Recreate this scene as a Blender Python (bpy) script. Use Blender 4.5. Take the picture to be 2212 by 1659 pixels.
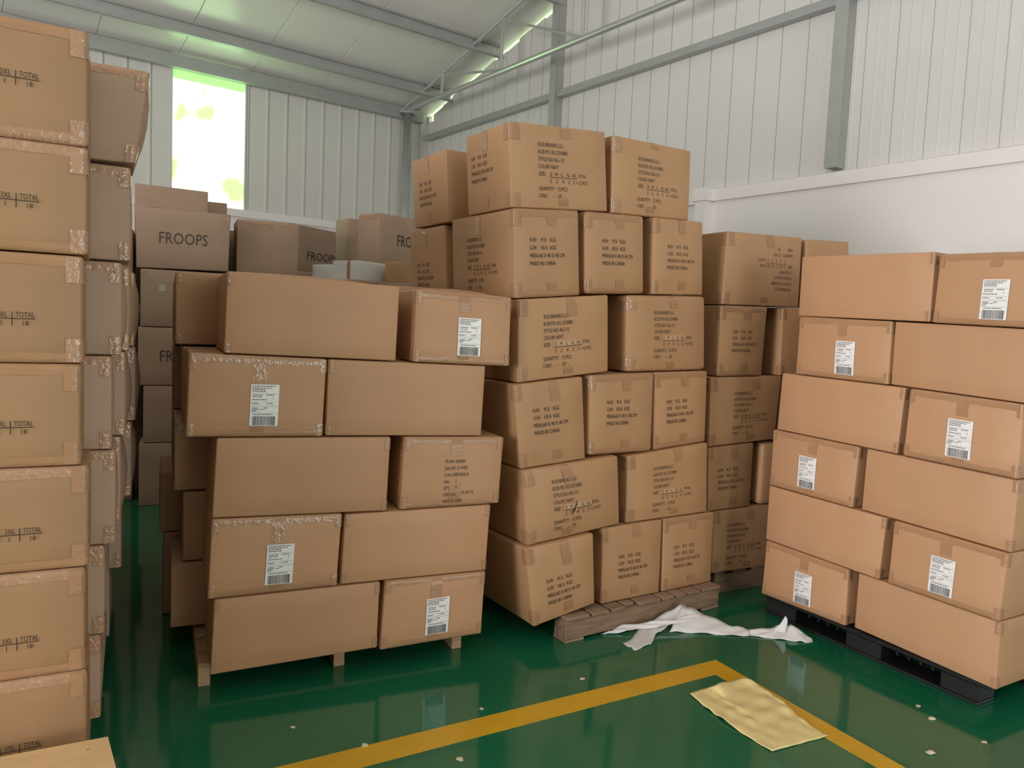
import bpy, bmesh, math, random
from mathutils import Vector, Matrix

for o in list(bpy.data.objects):
    bpy.data.objects.remove(o, do_unlink=True)
scene = bpy.context.scene
COL = scene.collection
R = math.radians
random.seed(7)

# ------------------------------------------------------------------ camera
cam_data = bpy.data.cameras.new('camera')
cam_data.sensor_width = 36.0
cam_data.lens = 36.0 * 1631.5 / 2212.0
cam_data.clip_end = 200
cam = bpy.data.objects.new('camera', cam_data)
COL.objects.link(cam)
PITCH, ROLL = 0.07722783, 0.04362
_f = Vector((0, math.cos(PITCH), -math.sin(PITCH)))
_r = Vector((1, 0, 0))
_u = _r.cross(_f)
_r2 = math.cos(ROLL) * _r + math.sin(ROLL) * _u
_u2 = -math.sin(ROLL) * _r + math.cos(ROLL) * _u
cam.matrix_world = Matrix(((_r2.x, _u2.x, -_f.x, 0), (_r2.y, _u2.y, -_f.y, 0), (_r2.z, _u2.z, -_f.z, 1.6), (0, 0, 0, 1)))
scene.camera = cam

# ------------------------------------------------------------------ world, lights, exposure
world = bpy.data.worlds.new('world')
scene.world = world
world.use_nodes = True
bg = world.node_tree.nodes['Background']
bg.inputs['Color'].default_value = (0.78, 1.0, 0.62, 1)
bg.inputs['Strength'].default_value = 1.2
scene.view_settings.view_transform = 'Standard'
scene.view_settings.look = 'None'
scene.view_settings.gamma = 1
scene.view_settings.use_curve_mapping = False
scene.view_settings.exposure = 0.0

# the hall: a = distance along the window wall, s = distance from the window wall
YAW_W = R(37.16)
CORNER = Vector((-1.511, 12.082, 0))
EA = Vector((math.cos(YAW_W), math.sin(YAW_W), 0))
ES = Vector((math.sin(YAW_W), -math.cos(YAW_W), 0))
def hall(a, s, z):
    return CORNER + EA * a + ES * s + Vector((0, 0, z))
HALL_A, HALL_S, EAVE, SLOPE = -15.0, 20.0, 4.85, 0.25

def area_light(name, pos, target, sx, sy, power, color=(1, 1, 1)):
    d = bpy.data.lights.new(name, 'AREA')
    d.shape = 'RECTANGLE'; d.size = sx; d.size_y = sy
    d.energy = power; d.color = color
    o = bpy.data.objects.new(name, d)
    COL.objects.link(o)
    o.location = pos
    o.rotation_euler = (Vector(target) - Vector(pos)).to_track_quat('-Z', 'Z').to_euler()
    return o
# daylight entering through the gate of the side wall and the gate of the rear wall
area_light('side_gate_daylight', hall(-14.6, 9.2, 1.9), hall(-5, 9.2, 4.9), 5.4, 3.6, 1200, (1.0, 0.945, 0.95))
area_light('rear_gate_daylight', hall(-3.6, 19.6, 1.9), hall(-3.6, 10, 4.9), 5.0, 3.6, 330, (1.0, 0.945, 0.95))

# ------------------------------------------------------------------ materials
def new_mat(name):
    m = bpy.data.materials.new(name)
    m.use_nodes = True
    nt = m.node_tree
    return m, nt, nt.nodes['Principled BSDF']

def surf(name, color, rough=0.6, metal=0.0, var=0.0, scale=4.0, bump=0.0, bump_scale=60.0, spec=0.5, stretch=None, rnd=0.0, coords='Object'):
    m, nt, p = new_mat(name)
    N, L = nt.nodes, nt.links
    p.inputs['Roughness'].default_value = rough
    p.inputs['Metallic'].default_value = metal
    p.inputs['Specular IOR Level'].default_value = spec
    p.inputs['Base Color'].default_value = (*color, 1)
    tc = N.new('ShaderNodeTexCoord')
    src = tc.outputs[coords]
    if stretch:
        mp = N.new('ShaderNodeMapping'); mp.inputs['Scale'].default_value = stretch
        L.new(src, mp.inputs['Vector']); src = mp.outputs['Vector']
    if var > 0 or rnd > 0:
        nz = N.new('ShaderNodeTexNoise'); nz.inputs['Scale'].default_value = scale; nz.inputs['Detail'].default_value = 5
        L.new(src, nz.inputs['Vector'])
        mr = N.new('ShaderNodeMapRange')
        mr.inputs['From Min'].default_value = 0.3; mr.inputs['From Max'].default_value = 0.7
        mr.inputs['To Min'].default_value = 1 - var; mr.inputs['To Max'].default_value = 1 + var
        L.new(nz.outputs['Fac'], mr.inputs['Value'])
        val = mr.outputs['Result']
        if rnd > 0:
            oi = N.new('ShaderNodeObjectInfo')
            m2 = N.new('ShaderNodeMapRange')
            m2.inputs['To Min'].default_value = 1 - rnd; m2.inputs['To Max'].default_value = 1 + rnd
            L.new(oi.outputs['Random'], m2.inputs['Value'])
            mu = N.new('ShaderNodeMath'); mu.operation = 'MULTIPLY'
            L.new(val, mu.inputs[0]); L.new(m2.outputs['Result'], mu.inputs[1]); val = mu.outputs[0]
        hs = N.new('ShaderNodeHueSaturation'); hs.inputs['Color'].default_value = (*color, 1)
        L.new(val, hs.inputs['Value']); L.new(hs.outputs['Color'], p.inputs['Base Color'])
    if bump > 0:
        nb = N.new('ShaderNodeTexNoise'); nb.inputs['Scale'].default_value = bump_scale; nb.inputs['Detail'].default_value = 3
        L.new(src, nb.inputs['Vector'])
        b = N.new('ShaderNodeBump'); b.inputs['Strength'].default_value = bump; b.inputs['Distance'].default_value = 0.004
        L.new(nb.outputs['Fac'], b.inputs['Height']); L.new(b.outputs['Normal'], p.inputs['Normal'])
    return m

M = {}
M['kraft_red'] = surf('kraft_red', (0.47, 0.258, 0.140), 0.55, var=0.05, scale=3, bump=0.12, bump_scale=25, rnd=0.04)
M['kraft_tan'] = surf('kraft_tan', (0.46, 0.258, 0.132), 0.55, var=0.06, scale=3, bump=0.14, bump_scale=18, rnd=0.05)
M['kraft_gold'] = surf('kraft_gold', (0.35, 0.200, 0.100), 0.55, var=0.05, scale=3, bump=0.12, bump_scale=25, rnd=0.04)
M['kraft_grey'] = surf('kraft_grey', (0.40, 0.270, 0.190), 0.6, var=0.05, scale=3, bump=0.1, bump_scale=25, rnd=0.05)
M['white_carton'] = surf('white_carton', (0.72, 0.71, 0.68), 0.6, var=0.05)
M['tape'] = surf('tape', (0.385, 0.215, 0.118), 0.26, var=0.05, scale=9, bump=0.45, bump_scale=38, spec=0.35, stretch=(1, 1, 2.2))
M['tape_clear'] = surf('tape_clear', (0.41, 0.24, 0.145), 0.13, var=0.06, scale=14, bump=1.0, bump_scale=60, spec=0.6)
M['label_paper'] = surf('label_paper', (0.80, 0.78, 0.79), 0.35)
M['label_ink'] = surf('label_ink', (0.09, 0.085, 0.09), 0.5)
M['label_grey'] = surf('label_grey', (0.46, 0.42, 0.35), 0.5)
M['carton_ink'] = surf('carton_ink', (0.028, 0.020, 0.015), 0.6)
M['faint_ink'] = surf('faint_ink', (0.075, 0.056, 0.042), 0.6)
M['size_patch'] = surf('size_patch', (0.53, 0.335, 0.20), 0.5)
M['panel_metal'] = surf('panel_metal', (0.68, 0.655, 0.645), 0.38, var=0.02, scale=2)
M['panel_metal_window'] = surf('panel_metal_window', (0.64, 0.63, 0.60), 0.38, var=0.02, scale=2)
M['panel_dull'] = surf('panel_dull', (0.18, 0.18, 0.185), 0.6)
M['roof_metal'] = surf('roof_metal', (0.80, 0.775, 0.745), 0.24, var=0.02, scale=1.5)
M['seam'] = surf('seam', (0.30, 0.30, 0.30), 0.5)
M['plaster'] = surf('plaster', (0.83, 0.785, 0.785), 0.7, var=0.015, scale=2, bump=0.15, bump_scale=8)
M['steel'] = surf('steel', (0.40, 0.412, 0.405), 0.38, metal=0.25, var=0.05, scale=5)
M['steel_bright'] = surf('steel_bright', (0.55, 0.56, 0.55), 0.28, metal=0.6, var=0.05, scale=5)
M['wood'] = surf('wood', (0.42, 0.27, 0.15), 0.65, var=0.18, scale=7, bump=0.3, bump_scale=30, stretch=(1, 8, 8), rnd=0.08)
M['wood_old'] = surf('wood_old', (0.27, 0.175, 0.115), 0.7, var=0.25, scale=8, bump=0.4, bump_scale=30, stretch=(1, 6, 6), rnd=0.12)
M['plywood'] = surf('plywood', (0.62, 0.40, 0.20), 0.5, var=0.06, scale=6, stretch=(1, 6, 1), bump=0.1)
M['black_plastic'] = surf('black_plastic', (0.018, 0.018, 0.02), 0.32, var=0.2, bump=0.2, bump_scale=40)
M['yellow_paint'] = surf('yellow_paint', (0.60, 0.335, 0.018), 0.28, var=0.06, scale=6)
M['cloth'] = surf('cloth', (0.72, 0.58, 0.27), 0.8, var=0.06, scale=10, bump=0.3, bump_scale=90)
M['debris'] = surf('debris', (0.55, 0.47, 0.33), 0.7)
M['dark_sheet'] = surf('dark_sheet', (0.05, 0.05, 0.05), 0.6)

def floor_mat():
    m, nt, p = new_mat('green_epoxy')
    N, L = nt.nodes, nt.links
    tc = N.new('ShaderNodeTexCoord')
    n1 = N.new('ShaderNodeTexNoise'); n1.inputs['Scale'].default_value = 1.3; n1.inputs['Detail'].default_value = 6
    L.new(tc.outputs['Object'], n1.inputs['Vector'])
    cr = N.new('ShaderNodeValToRGB')
    cr.color_ramp.elements[0].position = 0.3; cr.color_ramp.elements[0].color = (0.008, 0.112, 0.052, 1)
    cr.color_ramp.elements[1].position = 0.7; cr.color_ramp.elements[1].color = (0.010, 0.138, 0.065, 1)
    L.new(n1.outputs['Fac'], cr.inputs['Fac']); L.new(cr.outputs['Color'], p.inputs['Base Color'])
    n2 = N.new('ShaderNodeTexNoise'); n2.inputs['Scale'].default_value = 7; n2.inputs['Detail'].default_value = 6
    L.new(tc.outputs['Object'], n2.inputs['Vector'])
    mr = N.new('ShaderNodeMapRange'); mr.inputs['To Min'].default_value = 0.05; mr.inputs['To Max'].default_value = 0.13
    L.new(n2.outputs['Fac'], mr.inputs['Value']); L.new(mr.outputs['Result'], p.inputs['Roughness'])
    n3 = N.new('ShaderNodeTexNoise'); n3.inputs['Scale'].default_value = 3.5; n3.inputs['Detail'].default_value = 1
    L.new(tc.outputs['Object'], n3.inputs['Vector'])
    b = N.new('ShaderNodeBump'); b.inputs['Strength'].default_value = 0.10; b.inputs['Distance'].default_value = 0.012
    L.new(n3.outputs['Fac'], b.inputs['Height']); L.new(b.outputs['Normal'], p.inputs['Normal'])
    p.inputs['Specular IOR Level'].default_value = 0.75
    return m
M['floor'] = floor_mat()

def film_mat():
    m, nt, p = new_mat('plastic_film')
    p.inputs['Base Color'].default_value = (0.86, 0.86, 0.88, 1)
    p.inputs['Roughness'].default_value = 0.25
    p.inputs['Alpha'].default_value = 0.74
    return m
M['film'] = film_mat()

def window_mat():
    # daylight and blurred foliage coming through a translucent roofing sheet
    m, nt, p = new_mat('translucent_sheet')
    N, L = nt.nodes, nt.links
    p.inputs['Base Color'].default_value = (0.5, 0.7, 0.4, 1)
    p.inputs['Roughness'].default_value = 0.3
    tc = N.new('ShaderNodeTexCoord')
    nz = N.new('ShaderNodeTexNoise'); nz.inputs['Scale'].default_value = 2.3; nz.inputs['Detail'].default_value = 2
    L.new(tc.outputs['Object'], nz.inputs['Vector'])
    cr = N.new('ShaderNodeValToRGB')
    e = cr.color_ramp.elements
    e[0].position = 0.34; e[0].color = (0.50, 0.86, 0.26, 1)
    e[1].position = 0.52; e[1].color = (0.58, 1.0, 0.50, 1)
    k = e.new(0.42); k.color = (0.66, 1.0, 0.42, 1)
    L.new(nz.outputs['Fac'], cr.inputs['Fac'])
    L.new(cr.outputs['Color'], p.inputs['Emission Color'])
    mr = N.new('ShaderNodeMapRange'); mr.inputs['From Min'].default_value = 0.34; mr.inputs['From Max'].default_value = 0.50
    mr.inputs['To Min'].default_value = 1.15; mr.inputs['To Max'].default_value = 4.5
    L.new(nz.outputs['Fac'], mr.inputs['Value']); L.new(mr.outputs['Result'], p.inputs['Emission Strength'])
    return m
M['window'] = window_mat()
def window_shade_mat():  # dimmer green glow paints in the outside overhang's shade
    m, nt, p = new_mat('translucent_sheet_shaded')
    p.inputs['Base Color'].default_value = (0.4, 0.7, 0.3, 1)
    p.inputs['Emission Color'].default_value = (0.42, 0.86, 0.26, 1)
    p.inputs['Emission Strength'].default_value = 0.85
    return m
M['window_top'] = window_shade_mat()

# ------------------------------------------------------------------ helpers
def mesh_obj(name, verts, faces, mat, parent=None, smooth=False):
    me = bpy.data.meshes.new(name)
    me.from_pydata([tuple(v) for v in verts], [], faces)
    me.update()
    if smooth:
        me.polygons.foreach_set('use_smooth', [True] * len(me.polygons))
    o = bpy.data.objects.new(name, me)
    me.materials.append(M[mat])
    COL.objects.link(o)
    if parent: o.parent = parent
    return o

def empty(name, loc, rz=0.0):
    o = bpy.data.objects.new(name, None)
    o.empty_display_size = 0.1
    COL.objects.link(o)
    o.location = loc; o.rotation_euler = (0, 0, rz)
    return o

def tag(o, label, cat, group=None):
    o['label'] = label; o['category'] = cat
    if group: o['group'] = group
    return o

def structure(o):
    o['kind'] = 'structure'
    return o

class MB:
    def __init__(self): self.v, self.f = [], []
    def box(self, x0, x1, y0, y1, z0, z1, bev=0.0):
        bm = bmesh.new()
        bmesh.ops.create_cube(bm, size=1)
        for v in bm.verts:
            v.co = Vector(((x0 + x1) / 2 + v.co.x * (x1 - x0), (y0 + y1) / 2 + v.co.y * (y1 - y0), (z0 + z1) / 2 + v.co.z * (z1 - z0)))
        if bev:
            bmesh.ops.bevel(bm, geom=bm.edges[:], offset=bev, segments=1, affect='EDGES')
        self.add(bm); return self
    def add(self, bm):
        n = len(self.v); bm.verts.index_update()
        self.v += [v.co.copy() for v in bm.verts]
        self.f += [[n + v.index for v in f.verts] for f in bm.faces]
        bm.free()
    def tube(self, p, q, r, n=10):
        p, q = Vector(p), Vector(q); d = (q - p).normalized()
        a = d.orthogonal().normalized(); b = d.cross(a); k = len(self.v)
        for c in (p, q):
            for i in range(n):
                t = 2 * math.pi * i / n
                self.v.append(c + a * (r * math.cos(t)) + b * (r * math.sin(t)))
        for i in range(n):
            j = (i + 1) % n; self.f.append([k + i, k + j, k + n + j, k + n + i])
        self.f.append([k + i for i in range(n)][::-1]); self.f.append([k + n + i for i in range(n)])
        return self
    def bar(self, p, q, w, h):
        # rectangular bar between two points, h upright
        p, q = Vector(p), Vector(q); d = (q - p).normalized()
        side = d.cross(Vector((0, 0, 1))); side = side.normalized() if side.length > 1e-4 else Vector((1, 0, 0))
        up = side.cross(d).normalized(); k = len(self.v)
        for c in (p, q):
            for sx, sz in ((-1, -1), (1, -1), (1, 1), (-1, 1)):
                self.v.append(c + side * (sx * w / 2) + up * (sz * h / 2))
        self.f += [[k, k + 1, k + 2, k + 3], [k + 7, k + 6, k + 5, k + 4]]
        for i in range(4):
            j = (i + 1) % 4; self.f.append([k + i, k + 4 + i, k + 4 + j, k + j])
        return self
    def build(self, name, mat, parent=None, smooth=False):
        return mesh_obj(name, self.v, self.f, mat, parent, smooth)

# text outlines as flat meshes, cached
_text_cache = {}
def text_mesh(s):
    if s not in _text_cache:
        cu = bpy.data.curves.new('text', 'FONT'); cu.body = s; cu.resolution_u = 2; cu.size = 1.0
        ob = bpy.data.objects.new('text', cu); COL.objects.link(ob)
        dg = bpy.context.evaluated_depsgraph_get()
        me = bpy.data.meshes.new_from_object(ob.evaluated_get(dg))
        vs = [tuple(v.co) for v in me.vertices]; fs = [tuple(p.vertices) for p in me.polygons]
        bpy.data.objects.remove(ob); bpy.data.curves.remove(cu); bpy.data.meshes.remove(me)
        if vs:
            x0 = min(v[0] for v in vs); x1 = max(v[0] for v in vs)
        else: x0, x1 = 0, 1
        _text_cache[s] = ([(v[0] - x0, v[1]) for v in vs], fs, x1 - x0)
    return _text_cache[s]
CAP = 0.729   # cap height of the built-in font at size 1

def text_block(items):
    """items: (string, x, baseline y, cap height, width or None) or ('#', x0, x1, y0, y1) for a bar -> flat verts, faces"""
    V, F = [], []
    for it in items:
        n = len(V)
        if it[0] == '#':
            _, x0, x1, y0, y1 = it
            k = max(1, int(abs(x1 - x0) / 0.04))
            for i in range(k + 1):
                x = x0 + (x1 - x0) * i / k
                V += [(x, y0), (x, y1)]
            for i in range(k): F.append((n + 2 * i, n + 2 * i + 2, n + 2 * i + 3, n + 2 * i + 1))
            continue
        s, x, y, cap, w = it
        vs, fs, tw = text_mesh(s)
        sy = cap / CAP; sx = (w / tw) if w else sy
        V += [(x + a * sx, y + b * sy) for a, b in vs]
        F += [tuple(n + i for i in f) for f in fs]
    return V, F

# ------------------------------------------------------------------ cartons
STACK, FACE, LABEL_AT = {}, {}, {}
STACK['A'] = (-1.3048, 2.3021, 27.80)
STACK['B'] = (-0.7173, 3.2361, 25.00)
STACK['C'] = (1.7905, 3.7510, -60.00)
STACK['D'] = (1.2644, 4.5014, 29.00)
STACK['K'] = (0.1614, 3.6547, 33.00)
STACK['E'] = (-3.0274, 6.0433, 24.00)
FACE['B1a'] = (-0.481, 1.767, 0.229, 1.747, 0.221, 1.422, -0.489, 1.440)
FACE['B1b'] = (0.306, 1.740, 0.769, 1.730, 0.772, 1.409, 0.302, 1.420)
FACE['B2a'] = (-0.617, 1.437, -0.080, 1.423, -0.092, 1.094, -0.626, 1.103)
FACE['B2b'] = (-0.072, 1.423, 0.652, 1.406, 0.644, 1.079, -0.078, 1.096)
FACE['B3a'] = (-0.512, 1.095, 0.209, 1.083, 0.200, 0.751, -0.526, 0.767)
FACE['B3b'] = (0.273, 1.082, 0.760, 1.070, 0.748, 0.753, 0.262, 0.752)
FACE['B4a'] = (-0.526, 0.761, 0.002, 0.750, -0.014, 0.432, -0.538, 0.430)
FACE['B4b'] = (0.016, 0.745, 0.707, 0.747, 0.695, 0.430, 0.004, 0.434)
FACE['B5a'] = (-0.513, 0.424, 0.181, 0.427, 0.175, 0.123, -0.525, 0.106)
FACE['B5b'] = (0.206, 0.427, 0.695, 0.424, 0.685, 0.120, 0.191, 0.109)
FACE['K1a'] = (-0.201, 2.559, 0.380, 2.608, 0.423, 2.211, -0.168, 2.161)
FACE['K1b'] = (0.437, 2.603, 0.998, 2.610, 1.012, 2.230, 0.453, 2.207)
FACE['K2a'] = (-0.173, 2.154, 0.211, 2.186, 0.246, 1.769, -0.146, 1.730)
FACE['K2b'] = (0.256, 2.191, 0.652, 2.210, 0.683, 1.801, 0.283, 1.778)
FACE['K2c'] = (0.725, 2.213, 1.093, 2.228, 1.128, 1.820, 0.744, 1.802)
FACE['K3a'] = (-0.137, 1.725, 0.416, 1.779, 0.443, 1.382, -0.120, 1.325)
FACE['K3b'] = (0.561, 1.788, 1.144, 1.815, 1.181, 1.393, 0.584, 1.378)
FACE['K4a'] = (-0.157, 1.316, 0.259, 1.356, 0.305, 0.932, -0.093, 0.905)
FACE['K4b'] = (0.310, 1.363, 0.762, 1.377, 0.775, 0.946, 0.328, 0.946)
FACE['K4c'] = (0.772, 1.377, 1.185, 1.387, 1.202, 0.977, 0.798, 0.948)
FACE['K5a'] = (-0.093, 0.899, 0.509, 0.940, 0.547, 0.568, -0.048, 0.521)
FACE['K5b'] = (0.595, 0.927, 1.203, 0.972, 1.233, 0.562, 0.607, 0.562)
FACE['K6a'] = (-0.072, 0.513, 0.351, 0.545, 0.385, 0.166, 0.000, 0.110)
FACE['K6b'] = (0.438, 0.554, 0.867, 0.556, 0.876, 0.137, 0.454, 0.140)
FACE['K6c'] = (0.878, 0.556, 1.286, 0.556, 1.294, 0.137, 0.898, 0.137)
FACE['C1a'] = (-0.479, 2.043, 0.264, 2.023, 0.265, 1.701, -0.476, 1.722)
FACE['C1b'] = (0.289, 2.010, 0.789, 1.996, 0.778, 1.681, 0.278, 1.699)
FACE['C2a'] = (-0.465, 1.716, 0.078, 1.700, 0.082, 1.393, -0.465, 1.404)
FACE['C2b'] = (0.087, 1.700, 0.787, 1.675, 0.788, 1.365, 0.090, 1.394)
FACE['C3a'] = (-0.555, 1.400, 0.175, 1.385, 0.160, 1.064, -0.566, 1.082)
FACE['C3b'] = (0.201, 1.383, 0.700, 1.363, 0.700, 1.048, 0.191, 1.063)
FACE['C4a'] = (-0.590, 1.076, -0.044, 1.063, -0.057, 0.749, -0.589, 0.759)
FACE['C4b'] = (-0.008, 1.062, 0.704, 1.042, 0.697, 0.730, -0.012, 0.750)
FACE['C5a'] = (-0.591, 0.753, 0.134, 0.740, 0.119, 0.430, -0.591, 0.442)
FACE['C5b'] = (0.175, 0.739, 0.696, 0.724, 0.681, 0.425, 0.168, 0.430)
FACE['C6a'] = (-0.584, 0.435, -0.049, 0.427, -0.045, 0.133, -0.593, 0.121)
FACE['C6b'] = (0.001, 0.425, 0.685, 0.419, 0.689, 0.121, 0.000, 0.140)
FACE['D1a'] = (-0.045, 2.206, 0.581, 2.225, 0.592, 1.793, -0.055, 1.778)
FACE['D1b'] = (0.623, 2.215, 1.022, 2.241, 1.071, 1.820, 0.656, 1.797)
FACE['D2a'] = (-0.060, 1.772, 0.320, 1.781, 0.309, 1.360, -0.054, 1.353)
FACE['D2b'] = (0.457, 1.780, 0.875, 1.803, 0.923, 1.364, 0.467, 1.360)
FACE['D3a'] = (-0.106, 1.346, 0.487, 1.358, 0.461, 0.958, -0.089, 0.931)
FACE['D4a'] = (-0.089, 0.925, 0.283, 0.943, 0.288, 0.543, -0.063, 0.538)
FACE['D5a'] = (-0.010, 0.533, 0.580, 0.541, 0.600, 0.140, 0.000, 0.148)
LABEL_AT['B1b'] = (0.563, 1.539)
LABEL_AT['B2a'] = (-0.331, 1.229)
LABEL_AT['B4a'] = (-0.257, 0.552)
LABEL_AT['B5b'] = (0.458, 0.238)
LABEL_AT['C1b'] = (0.546, 1.802)
LABEL_AT['C2a'] = (-0.164, 1.509)
LABEL_AT['C3b'] = (0.449, 1.181)
LABEL_AT['C4a'] = (-0.342, 0.876)
LABEL_AT['C5b'] = (0.426, 0.543)
LABEL_AT['C6a'] = (-0.313, 0.240)

def rect(u0, u1, z0, z1): return (u0, z1, u1, z1, u1, z0, u0, z0)

class Carton:
    """a cardboard box: front quad (TL TR BR BL as u,z) standing at depth v of a stack frame, rounded edges, bulged faces"""
    def __init__(self, frame, face, v, depth, mat='kraft_tan', bulge=0.006, r=0.007, top_bulge=None, side_bulge=None, jit=0.0):
        ox, oy, yaw = frame
        self.q = face; self.v0 = v; self.D = depth; self.r = r; self.mat = mat
        TLu, TLz, TRu, TRz, BRu, BRz, BLu, BLz = face
        self.W = (TRu + BRu - TLu - BLu) / 2; self.H = (TLz + TRz - BRz - BLz) / 2
        self.uc = (TLu + TRu + BRu + BLu) / 4; self.zb = min(BRz, BLz); self.vc = v + depth / 2
        self.bf = bulge; self.bt = min(bulge, 0.002) if top_bulge is None else top_bulge; self.bs = min(bulge, 0.003) if side_bulge is None else side_bulge
        y = R(yaw)
        base = Vector((ox + math.cos(y) * self.uc - math.sin(y) * self.vc, oy + math.sin(y) * self.uc + math.cos(y) * self.vc, self.zb))
        self.base, self.yaw = base, y
        self.root = None
    def warp(self, p):
        x, y, z = p
        tx, ty, tz = x / self.W, y / self.D, z / self.H
        TLu, TLz, TRu, TRz, BRu, BRz, BLu, BLz = self.q
        u = (1 - tz) * ((1 - tx) * BLu + tx * BRu) + tz * ((1 - tx) * TLu + tx * TRu)
        zz = (1 - tz) * ((1 - tx) * BLz + tx * BRz) + tz * ((1 - tx) * TLz + tx * TRz)
        c = lambda t: max(0.0, min(1.0, t))
        g = lambda t: 4 * c(t) * (1 - c(t))
        vv = self.v0 + y + (2 * ty - 1) * self.bf * g(tx) * g(tz)
        u += (2 * tx - 1) * self.bs * g(ty) * g(tz)
        zz += (2 * tz - 1) * self.bt * g(tx) * g(ty) * (1.0 if tz > 0.5 else 0.15)
        return Vector((u - self.uc, vv - self.vc, zz - self.zb))
    def skin(self, p, off=0.0):
        r = self.r
        d = (self.W, self.D, self.H)
        c = Vector([min(max(p[i], r), d[i] - r) for i in range(3)])
        k = Vector(p) - c
        if k.length < 1e-9: return self.warp(p)
        return self.warp(c + k.normalized() * (r + off))
    def body(self, name='body', parent=None):
        W, D, H, r = self.W, self.D, self.H, self.r
        def ax(L):
            n = 4
            return [0, 0.3 * r, r] + [r + (L - 2 * r) * i / n for i in range(1, n)] + [L - r, L - 0.3 * r, L]
        X, Y, Z = ax(W), ax(D), ax(H)
        V, F, idx = [], [], {}
        def vid(i, j, k):
            if (i, j, k) not in idx:
                idx[(i, j, k)] = len(V); V.append(self.skin((X[i], Y[j], Z[k])))
            return idx[(i, j, k)]
        n = len(X) - 1
        for i in range(n):
            for j in range(n):
                F.append((vid(i, 0, j), vid(i + 1, 0, j), vid(i + 1, 0, j + 1), vid(i, 0, j + 1)))
                F.append((vid(i, n, j), vid(i, n, j + 1), vid(i + 1, n, j + 1), vid(i + 1, n, j)))
                F.append((vid(0, i, j), vid(0, i, j + 1), vid(0, i + 1, j + 1), vid(0, i + 1, j)))
                F.append((vid(n, i, j), vid(n, i + 1, j), vid(n, i + 1, j + 1), vid(n, i, j + 1)))
                F.append((vid(i, j, n), vid(i + 1, j, n), vid(i + 1, j + 1, n), vid(i, j + 1, n)))
                F.append((vid(i, j, 0), vid(i, j + 1, 0), vid(i + 1, j + 1, 0), vid(i + 1, j, 0)))
        return mesh_obj(name, V, F, self.mat, parent, smooth=True)
    # rectangular-surface coordinates of a face, h left to right as seen from outside, z up
    def face_pt(self, face, h, z):
        W, D, H = self.W, self.D, self.H
        if face == 'front':
            if h < 0: return (0, -h, z)            # wraps round the left edge
            if h > W: return (W, h - W, z)
            if z > H: return (h, z - H, H)          # wraps over the top
            if z < 0: return (h, -z, 0)
            return (h, 0, z)
        if face == 'left':
            hh = D - h
            if z > H: return (z - H, hh, H)
            return (0, hh, z)
        if face == 'right':
            return (W, h, z)
    def patch(self, name, face, h0, h1, z0, z1, mat, off=0.0012, parent=None, nh=None, nz=None, skew=0.0, ragged=0.0):
        nh = nh or max(2, int(abs(h1 - h0) / 0.03)); nz = nz or max(2, int(abs(z1 - z0) / 0.03))
        V, F = [], []
        for i in range(nh + 1):
            for j in range(nz + 1):
                rg = (random.uniform(-ragged, ragged) if j in (0, nz) else 0)
                h = h0 + (h1 - h0) * i / nh + skew * (j / nz - 0.5); z = z0 + (z1 - z0) * j / nz + rg
                V.append(self.skin(self.face_pt(face, h, z), off))
        for i in range(nh):
            for j in range(nz):
                a = i * (nz + 1) + j; F.append((a, a + nz + 1, a + nz + 2, a + 1))
        return mesh_obj(name, V, F, mat, parent or self.root, smooth=True)
    def print_flat(self, name, face, VF, h, z, mat, off=0.0022, parent=None, flip=False, rot=0.0):
        V, F = VF
        ca, sa = math.cos(rot), math.sin(rot)
        out = []
        for a, b in V:
            if flip: a, b = -a, -b
            out.append(self.skin(self.face_pt(face, h + a * ca - b * sa, z + a * sa + b * ca), off))
        return mesh_obj(name, out, F, mat, parent or self.root)

def kusi_block():
    p = 0.0345; c = 0.0195; I = []
    y = lambda n: -c - p * n
    I += [('KUSI BRANDS LLC.', 0, y(0), c, 0.152), ('KUSI PO: KU 251008S', 0, y(1), c, 0.175), ('STYLE NO: RG-115', 0, y(2), c, 0.152), ('COLOR: NAVY', 0, y(3), c, 0.118)]
    I += [('SIZE:', 0, y(4), c, 0.040)]
    for s, x, w in (('S', 0.066, 0.011), ('M', 0.096, 0.014), ('L', 0.134, 0.010), ('XL', 0.166, 0.020), ('XXL', 0.198, 0.028), ('TOTAL', 0.238, 0.048)):
        I.append((s, x, y(4) + 0.001, c * 0.9, w))
    I.append(('#', 0.060, 0.232, y(4) - 0.007, y(4) - 0.0045))
    for s, x, w in (('2', 0.066, 0.010), ('2', 0.101, 0.010), ('4', 0.138, 0.011), ('2', 0.175, 0.010), ('2', 0.206, 0.010), ('=', 0.226, 0.010), ('12 PCS', 0.244, 0.052)):
        I.append((s, x, y(5) + 0.002, c * 0.9, w))
    I += [('QUANTITY:', 0, y(6), c, 0.092), ('12 PCS', 0.112, y(6), c, 0.056), ('C/NO:', 0, y(7), c, 0.050), ('-', 0.085, y(7), c, 0.008), ('OF', 0.113, y(7), c, 0.022), ('-', 0.150, y(7), c, 0.008)]
    return text_block(I)
def weight_block():
    p = 0.0375; c = 0.0205; y = lambda n: -c - p * n
    return text_block([('N.W:', 0, y(0), c, 0.040), ('9.5', 0.064, y(0), c, 0.032), ('KGS', 0.118, y(0), c, 0.036),
                       ('G.W:', 0, y(1), c, 0.040), ('10.5', 0.064, y(1), c, 0.038), ('KGS', 0.118, y(1), c, 0.036),
                       ('MEAS:60 X 40 X 40 CM', 0, y(2), c, 0.205), ('MADE IN CHINA', 0, y(3), c, 0.150)])
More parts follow.
